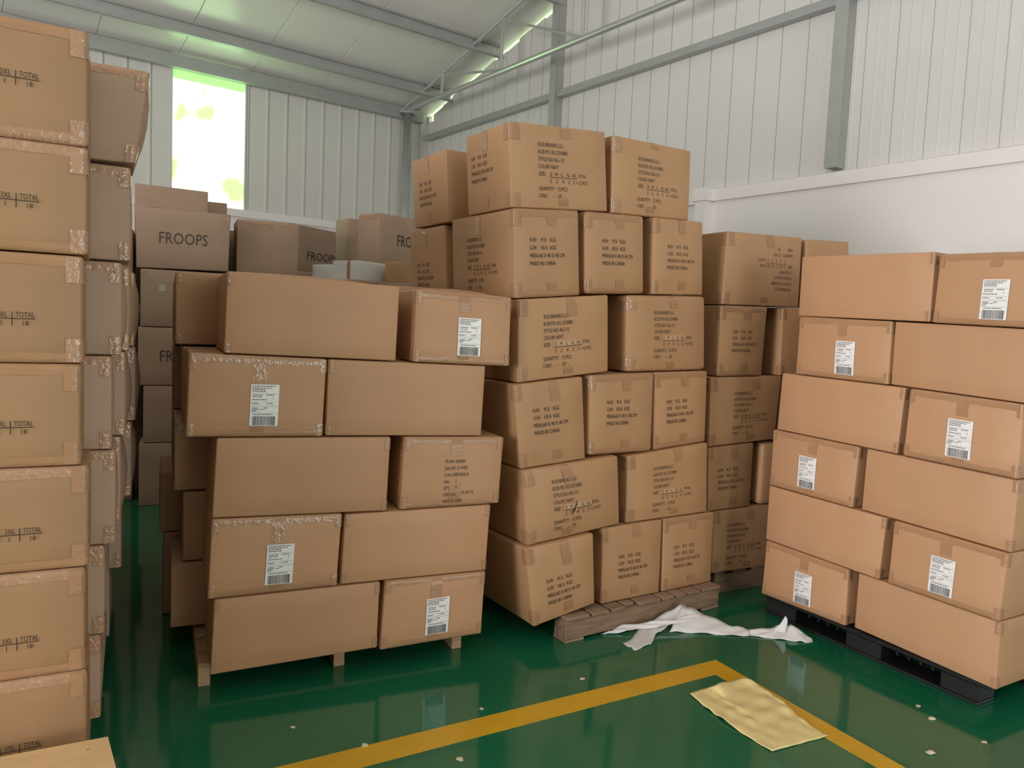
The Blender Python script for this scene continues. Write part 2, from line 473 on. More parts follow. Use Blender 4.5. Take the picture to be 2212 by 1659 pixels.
def po_block():
    p = 0.031; c = 0.016; y = lambda n: -c - p * n
    return text_block([('PO NO: 4201809', 0, y(0), c, 0.098), ('Style NO. 21-91051', 0, y(1), c, 0.112), ('Color: DEEP BLACK', 0, y(2), c, 0.120),
                       ('Size:', 0, y(3), c, 0.027), ('2', 0.056, y(3), c, 0.006), ('QTY:', 0, y(4), c, 0.027), ('4', 0.056, y(4), c, 0.008),
                       ('CARTONS:', 0, y(5), c, 0.064), ('01 OF 19', 0.090, y(5) + 0.006, c, 0.058), ('MADE IN CHINA', 0, y(6), c, 0.096)])
def total_block():
    c = 0.0165
    return text_block([('TOTAL', 0.008, 0.004, c, 0.047), ('#', -0.105, 0.056, -0.0012, 0.0012), ('#', -0.002, 0.0005, -0.021, 0.020),
                       ('3XL', -0.038, 0.004, c, 0.026), ('#', -0.052, -0.0495, -0.021, 0.020), ('1', -0.028, -0.020, c * 0.9, None), ('18', 0.026, -0.020, c * 0.9, 0.014)])
def froops_block(w=0.30, cap=0.072): return text_block([('FROOPS', -w / 2, -cap / 2, cap, w)])
def label_block(w, h):
    rnd = random.Random(3); I = []
    X = lambda t: -w / 2 + w * t; Y = lambda t: h / 2 - h * t
    for y, a, b in ((.040, .05, .88), (.085, .05, .76), (.125, .05, .52), (.165, .05, .53), (.255, .08, .42), (.250, .55, .84), (.30, .08, .42), (.365, .05, .58), (.46, .05, .30), (.455, .55, .80),
                    (.57, .08, .30), (.565, .48, .62), (.605, .05, .30), (.600, .36, .50), (.645, .05, .22), (.72, .12, .80)):
        x = a
        while x < b - 0.01:
            n = min(b, x + rnd.uniform(.03, .12)); I.append(('#', X(x), X(n), Y(y) - h * .009, Y(y) + h * .009)); x = n + rnd.uniform(.008, .02)
    for y in (.215, .42, .50, .535, .685): I.append(('#', X(.03), X(.97), Y(y) - h * .002, Y(y) + h * .002))
    I.append(('1', X(.80), Y(.36), h * .065, None))
    x = .09
    while x < .90:
        b = rnd.choice((.008, .012, .018, .03)); I.append(('#', X(x), X(min(x + b, .91)), Y(.985), Y(.765))); x += b + rnd.choice((.008, .012, .016))
    return text_block(I)

def carton(key, frame, face, v, depth, label, group, mat='kraft_tan', parts=None, **kw):
    """parts: function(Carton) that adds child meshes; without it the box is one mesh"""
    c = Carton(STACK[frame] if isinstance(frame, str) else frame, face, v, depth, mat, **kw)
    if parts is None:
        o = c.body('shipping_carton')
        o.location = c.base; o.rotation_euler = (0, 0, c.yaw)
    else:
        o = empty('shipping_carton', c.base, c.yaw)
        c.root = o
        c.body('body', o)
        parts(c)
    tag(o, label, 'carton', group)
    return c

# reusable tape layouts
def tape_end(c, strip=True, length=0.10, bottom=0.06, x=0.5, clear=False, edge=True):
    t = 'tape_clear' if clear else 'tape'
    if edge:
        c.patch('edge_tape', 'front', 0.006, c.W - 0.006, c.H - 0.030, c.H + 0.02, t, nz=4, ragged=0.002)
        c.patch('edge_tape', 'front', 0.006, c.W - 0.006, -0.01, 0.026, 'tape', nz=4, ragged=0.002)
    if strip:
        xm = c.W * x
        c.patch('tape_strip', 'front', xm - 0.026, xm + 0.026, c.H - length, c.H + 0.03, t, off=0.0018)
        c.patch('tape_strip', 'front', xm - 0.026, xm + 0.026, -0.01, bottom, 'tape', off=0.0018)
def tape_corners(c, h=0.07, w=0.045, which='tb', left=True, right=False, clear=False):
    t = 'tape_clear' if clear else 'tape'
    if left:
        if 't' in which: c.patch('corner_tape', 'front', -w, w, c.H - h, c.H - 0.004, t, off=0.0024, nh=8)
        if 'b' in which: c.patch('corner_tape', 'front', -w, w, 0.004, h * 0.9, t, off=0.0024, nh=8)
    if right:
        if 't' in which: c.patch('corner_tape', 'front', c.W - w, c.W + w, c.H - h, c.H - 0.004, t, off=0.0024, nh=8)
        if 'b' in which: c.patch('corner_tape', 'front', c.W - w, c.W + w, 0.004, h * 0.9, t, off=0.0024, nh=8)
def add_label(c, key, w=0.112, h=0.172, rot=0.0):
    u, z = LABEL_AT[key]
    TLu, TLz, TRu, TRz, BRu, BRz, BLu, BLz = c.q
    # rect coordinates of the label centre
    tz = (z - (BLz + BRz) / 2) / c.H
    ul = BLu + (TLu - BLu) * tz; ur = BRu + (TRu - BRu) * tz
    hx = (u - ul) / (ur - ul) * c.W; hz = tz * c.H
    V, F = [], []
    nx, nz = 3, 5
    for i in range(nx + 1):
        for j in range(nz + 1): V.append(((i / nx - 0.5) * w, (j / nz - 0.5) * h))
    for i in range(nx):
        for j in range(nz):
            a = i * (nz + 1) + j; F.append((a, a + nz + 1, a + nz + 2, a + 1))
    lb = c.print_flat('shipping_label', 'front', (V, F), hx, hz, 'label_paper', off=0.0035, rot=rot)
    lb['label'] = 'white paper label with small print and a barcode'
    c.print_flat('label_print', 'front', label_block(w, h), hx, hz, 'label_ink', off=0.0043, parent=lb, rot=rot)

# ------------------------------------------------------------------ the hall
def hall_mesh(name, quads, mat, parent=None):
    V, F = [], []
    for q in quads:
        n = len(V); V += [hall(*p) for p in q]; F.append([n + i for i in range(len(q))])
    return mesh_obj(name, V, F, mat, parent)
def hall_box(mb, a0, a1, s0, s1, z0, z1):
    k = len(mb.v)
    for z in (z0, z1):
        for a, s in ((a0, s0), (a1, s0), (a1, s1), (a0, s1)): mb.v.append(hall(a, s, z))
    mb.f += [[k, k + 1, k + 2, k + 3], [k + 7, k + 6, k + 5, k + 4]]
    for i in range(4):
        j = (i + 1) % 4; mb.f.append([k + i, k + 4 + i, k + 4 + j, k + j])
    return mb
def roof_z(s): return EAVE + SLOPE * (s if s < HALL_S / 2 else HALL_S - s)

fl = MB(); hall_box(fl, HALL_A - 0.3, 0.3, -0.3, HALL_S + 0.3, -0.15, 0.0)
structure(fl.build('floor', 'floor'))

# window wall: masonry below, ribbed sheets above, translucent sheet as the window
LEDGE = 3.0
m = MB(); hall_box(m, HALL_A, 0.0, -0.24, 0.0, 0, LEDGE - 0.10)
wall_left = structure(m.build('wall_left', 'plaster'))
WIN0, WIN1 = -3.71, -2.80
PITCH_W = 0.267
def sheet(name, a, width, z0, z1, depth_s, parent, mat, rib=True):
    prof = [(0, 0), (0.008, 0.018), (0.030, 0.018), (0.038, 0), (width, 0)] if rib else [(0, -0.012), (0.006, -0.012), (0.010, 0), (width, 0)]
    V, F = [], []
    for z in (z0, z1):
        for x, d in prof: V.append(hall(a + x, depth_s + d, z))
        V += [hall(a + width, depth_s - 0.04, z), hall(a, depth_s - 0.04, z)]
    n = len(prof) + 2
    for i in range(n):
        j = (i + 1) % n; F.append((i, j, n + j, n + i))
    F += [tuple(range(n))[::-1], tuple(range(n, 2 * n))]
    return mesh_obj(name, V, F, mat, parent)
a = WIN1 + 0.02
while a < -0.02:
    w = min(PITCH_W, 0.028 - a); sheet('wall_panel', a, w, LEDGE - 0.02, EAVE - 0.02, -0.03, wall_left, 'panel_metal_window'); a += PITCH_W
a = WIN0 - 0.02 - PITCH_W
while a > HALL_A:
    sheet('wall_panel', a, PITCH_W, LEDGE - 0.02, EAVE - 0.02, -0.03, wall_left, 'panel_metal_window'); a -= PITCH_W
m = MB(); hall_box(m, HALL_A, 0.0, -0.24, 0.05, LEDGE - 0.10, LEDGE)
structure(m.build('trim_1', 'plaster'))
# translucent window sheet
win = MB()
k = 0
NP = 3
V, F = [], []
for i in range(NP):
    a0 = WIN0 + (WIN1 - WIN0) * i / NP; a1 = WIN0 + (WIN1 - WIN0) * (i + 1) / NP
    prof = [(a0, 0.0), (a0 + 0.01, 0.016), (a0 + 0.03, 0.016), (a0 + 0.04, 0.0), (a1, 0.0)]
    n = len(V)
    for x, d in prof: V += [hall(x, -0.04 + d, LEDGE), hall(x, -0.04 + d, 4.56)]
    for j in range(4): F.append((n + 2 * j, n + 2 * j + 2, n + 2 * j + 3, n + 2 * j + 1))
w1 = structure(mesh_obj('window_1', V, F, 'window'))
hall_mesh('window_head', [((WIN0, -0.04, 4.56), (WIN1, -0.04, 4.56), (WIN1, -0.04, EAVE - 0.02), (WIN0, -0.04, EAVE - 0.02))], 'window_top', w1)
for x in (WIN0 - 0.02, WIN1):
    m = MB(); hall_box(m, x, x + 0.02, -0.07, 0.0, LEDGE, EAVE - 0.02); m.build('window_frame', 'panel_metal_window', w1)

# gable wall on the right
m = MB(); hall_box(m, 0.0, 0.24, -0.24, 5.62, 0, LEDGE - 0.11); hall_box(m, -0.06, 0.24, 5.62, HALL_S, 0, LEDGE - 0.11)
wall_right = structure(m.build('wall_right', 'plaster'))
def gable_sheet(s, width, ribs):
    d0 = 0.03
    prof = [(0, 0.012), (0.007, 0.012), (0.012, 0)]
    if ribs: prof += [(width * .36, 0), (width * .38, -0.003), (width * .40, 0), (width * .70, 0), (width * .72, -0.003), (width * .74, 0)]
    prof += [(width, 0)]
    V, F = [], []
    gap = 0.075 + 0.022 * math.sin(7.3 * s) if s > 0.1 else 0.05
    for t in (0, 1):
        for x, d in prof: V.append(hall(d0 + d, s + x, LEDGE - 0.02 if t == 0 else min(roof_z(s + x) - gap, 4.70 if 0 < s < 0.1 else 99)))
        for x in (width, 0): V.append(hall(d0 + 0.05, s + x, LEDGE - 0.02 if t == 0 else min(roof_z(s + x) - gap, 4.70 if 0 < s < 0.1 else 99)))
    n = len(prof) + 2
    for i in range(n):
        j = (i + 1) % n; F.append((i, j, n + j, n + i))
    F += [tuple(range(n))[::-1], tuple(range(n, 2 * n))]
    mesh_obj('wall_panel', V, F, 'panel_metal', wall_right)
gable_sheet(-0.08, 0.10, False)
gable_sheet(0.02, 0.13, False)
s = 0.15
while s < HALL_S:
    w = min(PITCH_W, HALL_S - s); gable_sheet(s, w, s > 6.4); s += PITCH_W
m = MB(); hall_box(m, -0.035, 0.24, -0.0, 5.62, LEDGE - 0.11, LEDGE)
hall_box(m, -0.095, 0.24, 5.62, HALL_S, LEDGE - 0.11, LEDGE)
k = len(m.v)
# sloped mortar fillet on top of the ledge
for s0, s1, d in ((0.0, 5.62, -0.035), (5.62, HALL_S, -0.095)):
    k = len(m.v)
    m.v += [hall(d, s0, LEDGE), hall(0.05, s0, LEDGE), hall(0.05, s0, LEDGE + 0.04), hall(d, s1, LEDGE), hall(0.05, s1, LEDGE), hall(0.05, s1, LEDGE + 0.04)]
    m.f += [[k, k + 3, k + 5, k + 2], [k, k + 2, k + 1], [k + 3, k + 4, k + 5]]
structure(m.build('trim_2', 'plaster'))
m = MB(); hall_box(m, -0.17, 0.0, 5.57, 5.70, 0, LEDGE - 0.11); hall_box(m, -0.19, 0.0, 5.55, 5.72, LEDGE - 0.11, LEDGE + 0.01)
tag(m.build('wall_pilaster', 'plaster'), 'white plastered pilaster under the ledge behind the central stack', 'pilaster')

# walls behind the camera, each with a gate opening that lets the daylight in
m = MB()
for a0, a1, z0, z1 in ((HALL_A, -6.3, 0, roof_z(HALL_S)), (-0.9, 0, 0, roof_z(HALL_S)), (-6.3, -0.9, 4.2, roof_z(HALL_S))):
    hall_box(m, a0, a1, HALL_S, HALL_S + 0.2, z0, z1)
structure(m.build('wall_back', 'panel_dull'))
m = MB()
for s0, s1, z0, z1 in ((0, 6.3, 0, 4.85), (12.1, HALL_S, 0, 4.85), (6.3, 12.1, 4.2, 4.85)):
    hall_box(m, HALL_A - 0.2, HALL_A, s0, s1, z0, z1)
k = len(m.v)
m.v += [hall(HALL_A, 0, 4.85), hall(HALL_A, HALL_S, 4.85), hall(HALL_A, HALL_S / 2, roof_z(HALL_S / 2))]; m.f.append([k, k + 1, k + 2])
structure(m.build('wall_side', 'panel_dull'))

# roof: ridged ceiling of painted sheets
ceil = structure(hall_mesh('ceiling', [((HALL_A, 10, roof_z(10) + 0.03), (0.3, 10, roof_z(10) + 0.03), (0.3, HALL_S, roof_z(HALL_S) + 0.03), (HALL_A, HALL_S, roof_z(HALL_S) + 0.03))], 'roof_metal'))
a = 0.085
while a > HALL_A:
    w = 0.93
    prof = [(0, 0.010), (0.006, 0), (w - 0.006, 0), (w, 0.010)]
    V, F = [], []
    for s in (-0.35, 10.0):
        for x, d in prof: V.append(hall(a - w + x, s, EAVE + SLOPE * s + d))
        for x in (w, 0): V.append(hall(a - w + x, s, EAVE + SLOPE * s + 0.05))
    for i in range(6):
        j = (i + 1) % 6; F.append((i, j, 6 + j, 6 + i))
    F += [tuple(range(6))[::-1], tuple(range(6, 12))]
    mesh_obj('roof_panel', V, F, 'roof_metal', ceil)
    a -= 0.932

# eave channel, purlins
m = MB(); hall_box(m, HALL_A, -0.1, 0.0, 0.07, 4.66, 4.83); hall_box(m, HALL_A, -0.1, 0.07, 0.10, 4.66, 4.69)
structure(m.build('trim_3', 'steel'))
PUR = ['grey steel roof purlin closest to the eave above the bright window', 'grey steel roof purlin second up from the eave', 'grey steel roof purlin third up from the eave at the upper frame edge']
for i in range(3):
    s = 0.70 + 1.25 * i; zt = roof_z(s) - 0.005
    m = MB(); hall_box(m, HALL_A, -0.02, s - 0.008, s + 0.008, zt - 0.15, zt - 0.003); hall_box(m, HALL_A, -0.02, s + 0.008, s + 0.055, zt - 0.15, zt - 0.135)
    hall_box(m, HALL_A, -0.02, s + 0.008, s + 0.055, zt - 0.012, zt - 0.003)
    tag(m.build('roof_purlin', 'steel'), PUR[i], 'purlin', 'roof purlins')

# truss along the gable wall with its column
TA = -0.45
tr = empty('roof_truss', hall(TA, 0.1, 4.77)); tag(tr, 'welded tube roof truss running up beside the gable wall', 'truss')
def tpart(name, s0, z0, s1, z1, r, mat='steel_bright'):
    m = MB(); m.tube(hall(TA, s0, z0) - tr.location, hall(TA, s1, z1) - tr.location, r, 12); return m.build(name, mat, tr, smooth=False)
tpart('lower_chord', 0.0, 4.765, 10.0, 4.765, 0.035)
tpart('upper_chord', 0.0, 4.775, 10.0, 4.775 + 2.48, 0.030)
POST = [1.17, 2.58, 4.10, 5.60, 7.1, 8.6]
for i, s in enumerate(POST):
    zt = 4.775 + 0.248 * s
    tpart('post', s, 4.78, s, zt, 0.022)
    if i + 1 < len(POST): tpart('diagonal', s + 0.02, zt - 0.02, POST[i + 1] - 0.06, 4.80, 0.016)
c1 = empty('steel_column', hall(-0.42, 0.16, 0)); tag(c1, 'slim round grey steel column in the corner carrying the truss', 'column')
MB().tube((0, 0, 0), (0, 0, 4.73), 0.065, 20).build('shaft', 'steel_bright', c1, smooth=True)
MB().box(-0.12, 0.12, -0.12, 0.12, 0, 0.015).build('base_plate', 'steel', c1)
MB().box(-0.11, 0.11, -0.11, 0.11, 4.715, 4.735).build('cap_plate', 'steel', c1)
# gable columns and girt
def gable_column(s, z0, z1, label, w=0.10):
    o = empty('gable_column', hall(-0.04, s, z0), YAW_W); tag(o, label, 'column')
    h = z1 - z0
    MB().box(-0.055, 0.065, -w / 2, w / 2, 0, h).build('web', 'steel', o)
    MB().box(-0.065, -0.055, -w / 2 - 0.008, w / 2 + 0.012, 0, h).build('flange', 'steel', o)
gable_column(3.19, 3.04, roof_z(3.19) - 0.06, 'grey steel gable column rising behind the top of the central stack', 0.09)
gable_column(6.94, 3.04, roof_z(6.94) - 0.06, 'tall grey steel gable column standing on the ledge at upper right', 0.10)
g = empty('wall_girt', hall(-0.02, 0.1, 4.42)); tag(g, 'long grey steel girt rail running along the right wall panels', 'rail')
def girt(s0, s1, z):
    m = MB(); hall_box(m, -0.055, 0.02, s0, s1, z, z + 0.085); hall_box(m, -0.07, -0.055, s0, s1, z, z + 0.03)
    m.v = [v - g.location for v in m.v]; m.build('channel', 'steel', g)
girt(0.1, 6.88, 4.40); girt(7.0, 14, 4.42)

# yellow floor marking
m = MB()
P = [(-1.93, 1.91), (1.064, 3.613), (1.99, 1.94), (1.894, 1.94), (1.021, 3.452), (-1.60, 1.94)]
for z in (0.0, 0.0012):
    m.v += [Vector((x, y, z)) for x, y in P]
m.f += [[6, 11, 10, 7], [7, 10, 9, 8], [0, 1, 7, 6], [1, 2, 8, 7], [2, 3, 9, 8], [3, 4, 10, 9], [4, 5, 11, 10], [5, 0, 6, 11]]
tag(m.build('floor_marking', 'yellow_paint'), 'yellow painted corner line on the green floor', 'floor marking')

# ================================================================== left-hand stack (A)
GA = 'cartons of the tall stack at the left edge'
AZ = [(2.078, 2.412), (1.757, 2.074), (1.429, 1.750), (1.115, 1.424), (0.795, 1.110), (0.462, 0.789), (0.128, 0.458)]
AU = [0.005, 0.004, -0.008, -0.014, 0.007, -0.002, 0.003]
AT = [0.50, 0.55, 0.60, 0.61, 0.63, 0.65, 0.66]
ORD = ['top', 'second', 'third', 'fourth', 'fifth', 'sixth', 'bottom']
def a_parts(i):
    def f(c):
        c.patch('edge_tape', 'front', 0.006, c.W - 0.004, c.H - 0.032, c.H + 0.015, 'tape_clear' if i in (1, 4, 5, 6) else 'tape', nz=4, ragged=0.002)
        c.patch('edge_tape', 'front', 0.006, c.W - 0.004, -0.008, 0.030, 'tape_clear' if i == 0 else 'tape', nz=4, ragged=0.002)
        tape_corners(c, 0.08, 0.045, 'tb', left=False, right=True, clear=i in (0, 1, 2))
        ink = c.print_flat('printed_text', 'front', total_block(), c.W - 0.178, c.H * (1 - AT[i]), 'carton_ink')
        ink['label'] = 'stamped size table reading 3XL and TOTAL'
    return f
for i, (z0, z1) in enumerate(AZ):
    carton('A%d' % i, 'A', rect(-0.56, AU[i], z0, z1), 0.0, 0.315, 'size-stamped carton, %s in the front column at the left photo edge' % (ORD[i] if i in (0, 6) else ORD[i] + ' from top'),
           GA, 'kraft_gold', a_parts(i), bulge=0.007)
# second column of the left stack, staggered into the aisle
A2U = [0.182, 0.124, 0.098, 0.068, 0.081, 0.047, 0.035]
A2N = ['top carton behind the left front column, bulging out to the right', 'second carton from the top behind the left front column', 'third carton from the top behind the left front column',
       'fourth carton from the top behind the left front column', 'fifth carton from the top with shiny torn tape at the left aisle', 'sixth carton from the top beside the dark left aisle', 'lowest carton behind the left front column by the aisle floor']
A2Z = [(2.090, 2.419), (1.765, 2.086), (1.437, 1.758), (1.105, 1.432), (0.765, 1.100), (0.440, 0.760), (0.128, 0.436)]
def a2_parts(i):
    def f(c):
        if i < 6:
            c.patch('edge_tape', 'front', 0.3, c.W - 0.01, c.H - 0.03, c.H + 0.02, 'tape_clear', nz=4, ragged=0.003)
        tape_corners(c, 0.07, 0.035, 'tb', left=False, right=True, clear=True)
    return f
for i, (z0, z1) in enumerate(A2Z):
    q = (-0.5, z1, A2U[i], z1, A2U[i] - (0.045 if i == 0 else 0.0), z0 + (0.012 if i == 0 else 0), -0.5, z0)
    carton('A2%d' % i, 'A', q, 0.335, 0.30, A2N[i], GA, 'kraft_grey', a2_parts(i), bulge=0.008, side_bulge=0.022 if i in (0, 2) else 0.010)
A3U = [0.02, 0.05, 0.127, 0.114, 0.099, 0.048, 0.04]
A4U = [0.03, 0.06, 0.154, 0.159, 0.144, 0.106, 0.06]
A5U = [0.02, 0.05, 0.10, 0.12, 0.10, 0.08, 0.05]
for col, (U, v) in enumerate(((A3U, 0.655), (A4U, 1.09), (A5U, 1.66), (A5U, 2.32))):
    for i, (z0, z1) in enumerate(A2Z):
        where = ('third', 'fourth', 'fifth', 'rearmost')[col] + ' column of the left stack'
        lab = 'aisle carton in the %s, %s' % (where, 'topmost' if i == 0 else 'lowest' if i == 6 else ORD[i] + ' from the top')
        carton('A', 'A', rect(-0.45, U[i], z0, z1), v, (0.40, 0.55, 0.64, 0.66)[col], lab, GA, 'kraft_grey',
               (lambda c: tape_corners(c, 0.07, 0.03, 'tb', left=False, right=True, clear=True)) if 1 < i < 6 else None, bulge=0.006, side_bulge=0.028 if i in (2, 3, 4) else 0.012)

# stack added out of view on the left to shade the aisle behind
GF = 'added cartons shading the aisle from beyond the left edge'
for cx in range(3):
    for lv in range(2):
        for i in range(5):
            carton('F', (-5.5, 1.55, 27.8), rect(0.80 * cx, 0.80 * cx + 0.785, 0.001 + 0.48 * i, 0.478 + 0.48 * i), 0.62 * lv, 0.61, 'added carton out of view on the left, shading the aisle', GF, 'kraft_gold', None, bulge=0.003)

def frame_local(fr, u, v, z):
    ox, oy, yaw = STACK[fr]; y = R(yaw)
    return Vector((ox + math.cos(y) * u - math.sin(y) * v, oy + math.sin(y) * u + math.cos(y) * v, z))

def wooden_pallet(fr, u0, u1, v0, v1, top, label, mat='wood', stringers=3, boards=7, sw=0.05, block=False, across=False):
    """stringers run along v, deck boards along u (across=True swaps them)"""
    o = empty('wooden_pallet', frame_local(fr, (u0 + u1) / 2, (v0 + v1) / 2, 0), R(STACK[fr][2]))
    tag(o, label, 'pallet')
    W, D = u1 - u0, v1 - v0
    if across: W, D = D, W
    def put(mb): 
        if across: mb.v = [Vector((-v.y, v.x, v.z)) for v in mb.v]
        return mb
    t = 0.02
    for i in range(stringers):
        x = -W / 2 + sw / 2 + (W - sw) * i / (stringers - 1)
        put(MB().box(x - sw / 2, x + sw / 2, -D / 2, D / 2, 0.0, top - t, 0.003)).build('stringer', mat, o)
    for i in range(boards):
        bw = 0.095; y = -D / 2 + bw / 2 + (D - bw) * i / (boards - 1)
        put(MB().box(-W / 2, W / 2, y - bw / 2, y + bw / 2, top - t, top, 0.003)).build('deck_board', mat, o)
    return o
wooden_pallet('A', -0.56, 0.0, 0.02, 2.95, 0.125, 'wooden pallet under the tall left stack, hidden in shade')

# low plywood case in the lower left corner
o = empty('plywood_case', frame_local('A', -0.25, -0.36, 0), R(27.8)); tag(o, 'low case with a pale plywood top at the lower left corner', 'case')
m = MB(); m.v = [Vector(p) for p in ((-0.42, 0.258, 0.262), (0.313, 0.256, 0.262), (0.335, 0.07, 0.262), (0.36, -0.22, 0.262), (-0.42, -0.22, 0.262), (-0.42, 0.258, 0.28), (0.313, 0.256, 0.28), (0.335, 0.07, 0.28), (0.36, -0.22, 0.28), (-0.42, -0.22, 0.28))]
m.f = [[0, 1, 2, 3, 4], [9, 8, 7, 6, 5]] + [[i, 5 + i, 5 + (i + 1) % 5, (i + 1) % 5] for i in range(5)]
m.build('top_panel', 'plywood', o)
for x0, x1, y0, y1 in ((-0.40, 0.27, 0.20, 0.22), (-0.40, 0.27, -0.20, -0.18), (-0.40, -0.38, -0.18, 0.20), (0.25, 0.27, -0.18, 0.20)):
    MB().box(x0, x1, y0, y1, 0, 0.262).build('side_panel', 'plywood', o)
MB().tube((0.26, 0.20, 0.2795), (0.26, 0.20, 0.2812), 0.004, 8).build('nail', 'wood_old', o)

# ================================================================== stack with barcode labels, left of centre (B)
GB = 'cartons of the barcode-labelled stack left of centre'
SB = 'the stack left of centre'
def plain_parts(right=True, left=False, clear=False):
    def f(c): tape_corners(c, 0.055, 0.022, 'tb', left=left, right=right, clear=clear)
    return f
def label_parts(key, clear=False, rot=0.0, length=0.11, x=0.5, corners=True):
    def f(c):
        tape_end(c, True, length, 0.05, x, clear)
        if corners: tape_corners(c, 0.06, 0.025, 'tb', left=True, right=True, clear=clear)
        add_label(c, key, rot=rot)
    return f
def po_parts(c):
    tape_end(c, True, 0.085, 0.10, 0.52)
    tape_corners(c, 0.06, 0.03, 'tb', left=True, right=True)
    k = c.print_flat('printed_text', 'front', po_block(), 0.20, c.H * 0.68, 'carton_ink'); k['label'] = 'stamped order text in seven short lines'
BB = [
 ('B1a', 0.0, 0.50, 'long plain carton at the left of the top row of ' + SB, plain_parts(False, True, True), dict(top_bulge=0.022)),
 ('B1b', 0.0, 0.30, 'barcode-labelled carton at the right of the top row of ' + SB, label_parts('B1b', length=0.085), dict(top_bulge=0.025)),
 ('B2a', 0.0, 0.50, 'carton with shiny top tape and barcode label, second row of ' + SB, label_parts('B2a', True, length=0.10), {}),
 ('B2b', 0.0, 0.50, 'plain carton at the right of the second row of ' + SB, plain_parts(False, True), {}),
 ('B3a', 0.0, 0.50, 'long plain carton at the left of the third row of ' + SB, plain_parts(True, False), {}),
 ('B3b', 0.0, 0.50, 'carton stamped with order text, right of the third row of ' + SB, po_parts, {}),
 ('B4a', 0.0, 0.50, 'barcode-labelled carton with shiny tape, fourth row of ' + SB, label_parts('B4a', True, R(0)), {}),
 ('B4b', 0.0, 0.50, 'plain carton at the right of the fourth row of ' + SB, plain_parts(True, True), {}),
 ('B5a', 0.0, 0.50, 'long plain carton at the left of the bottom row of ' + SB, plain_parts(True, True), {}),
 ('B5b', 0.0, 0.50, 'barcode-labelled carton at the right of the bottom row of ' + SB, label_parts('B5b', False, R(1)), {}),
]
for k, v, d, lab, parts, kw in BB:
    carton(k, 'B', FACE[k], v, d, lab, GB, 'kraft_red', parts, bulge=kw.get('bulge', 0.004), r=0.007, **{a: b for a, b in kw.items() if a != 'bulge'})
# boxes of the second layer that show along the dark aisle
B2L = [(-0.66, 1.45, 1.775), (-0.63, 1.10, 1.44), (-0.66, 0.775, 1.09), (-0.62, 0.44, 0.765), (-0.67, 0.125, 0.43)]
for i, (u0, z0, z1) in enumerate(B2L):
    lab = 'rear-layer carton of %s, %s, beside the dark aisle' % (SB, ['top row', 'second row', 'third row', 'fourth row', 'bottom row'][i])
    carton('Bz', 'B', rect(u0, u0 + 0.52, z0, z1), 0.515, 0.5, lab, GB, 'kraft_red', lambda c: tape_corners(c, 0.05, 0.03, 'tb', left=True, clear=True), bulge=0.006)
    carton('Bz', 'B', rect(u0 + 0.535, u0 + 1.23, z0, z1), 0.515, 0.5, 'carton hidden behind the front layer of ' + SB, GB, 'kraft_red', None, bulge=0.004)
for i, (u0, z0, z1) in enumerate([(-0.70, 0.002, 0.44), (-0.72, 0.445, 0.76), (-0.66, 0.765, 1.09), (-0.66, 1.095, 1.42), (-0.66, 1.425, 1.76)]):
    carton('By', 'B', rect(u0, u0 + 0.6, z0, z1), 1.03, 0.5, 'third-layer carton of %s at the aisle, %s from the floor' % (SB, ['first', 'second', 'third', 'fourth', 'fifth'][i]), GB, 'kraft_red', None, bulge=0.005)
wooden_pallet('B', -0.567, 0.637, 0.13, 1.02, 0.104, 'light wooden pallet whose stringer ends show under the stack left of centre', 'wood', 3, 6, 0.05)

# ================================================================== printed central stack (K)
GK = 'printed cartons of the tall central stack'
SK = 'the central stack'
def long_text(hx=0.27, hz=0.78, tape_x=0.56, mat='carton_ink', flip=False, patch=False, tape=0.075, right=False, clear=False):
    def f(c):
        xm = c.W * tape_x
        c.patch('tape_strip', 'front', xm - 0.028, xm + 0.028, c.H - tape, c.H + 0.03, 'tape', off=0.0018, skew=-0.02)
        c.patch('tape_strip', 'front', xm - 0.045, xm + 0.011, -0.01, 0.05, 'tape', off=0.0018)
        tape_corners(c, 0.08, 0.05, 'tb', left=True, right=right, clear=clear)
        if patch:
            c.patch('size_sticker', 'front', c.W * hx + 0.058, c.W * hx + 0.234, c.H * hz - 0.0195 - 0.0345 * 4 - 0.003, c.H * hz - 0.0345 * 4 + 0.004, 'size_patch', off=0.0016)
        k = c.print_flat('printed_text', 'front', kusi_block(), c.W * hx if not flip else c.W * 0.87, c.H * (hz if not flip else 0.22), mat, flip=flip)
        k['label'] = 'black stamped order, style, colour and size text'
    return f
def end_text(hx=0.22, hz=0.68, mat='carton_ink', tape_x=0.55, tape=0.075, clear=False, edge=False):
    def f(c):
        xm = c.W * tape_x
        c.patch('tape_strip', 'front', xm - 0.026, xm + 0.026, c.H - tape, c.H + 0.03, 'tape', off=0.0018, skew=-0.01)
        c.patch('tape_strip', 'front', xm - 0.026, xm + 0.026, -0.01, 0.07, 'tape', off=0.0018)
        if edge:
            c.patch('edge_tape', 'front', 0.006, c.W - 0.006, c.H - 0.035, c.H + 0.02, 'tape', nz=4, ragged=0.002)
            c.patch('edge_tape', 'front', 0.006, c.W - 0.006, -0.01, 0.03, 'tape', nz=4, ragged=0.002)
        tape_corners(c, 0.08, 0.035, 'tb', left=True, right=False, clear=clear)
        k = c.print_flat('printed_text', 'front', weight_block(), c.W * hx, c.H * hz, mat)
        k['label'] = 'black stamped weight, size and origin text'
    return f
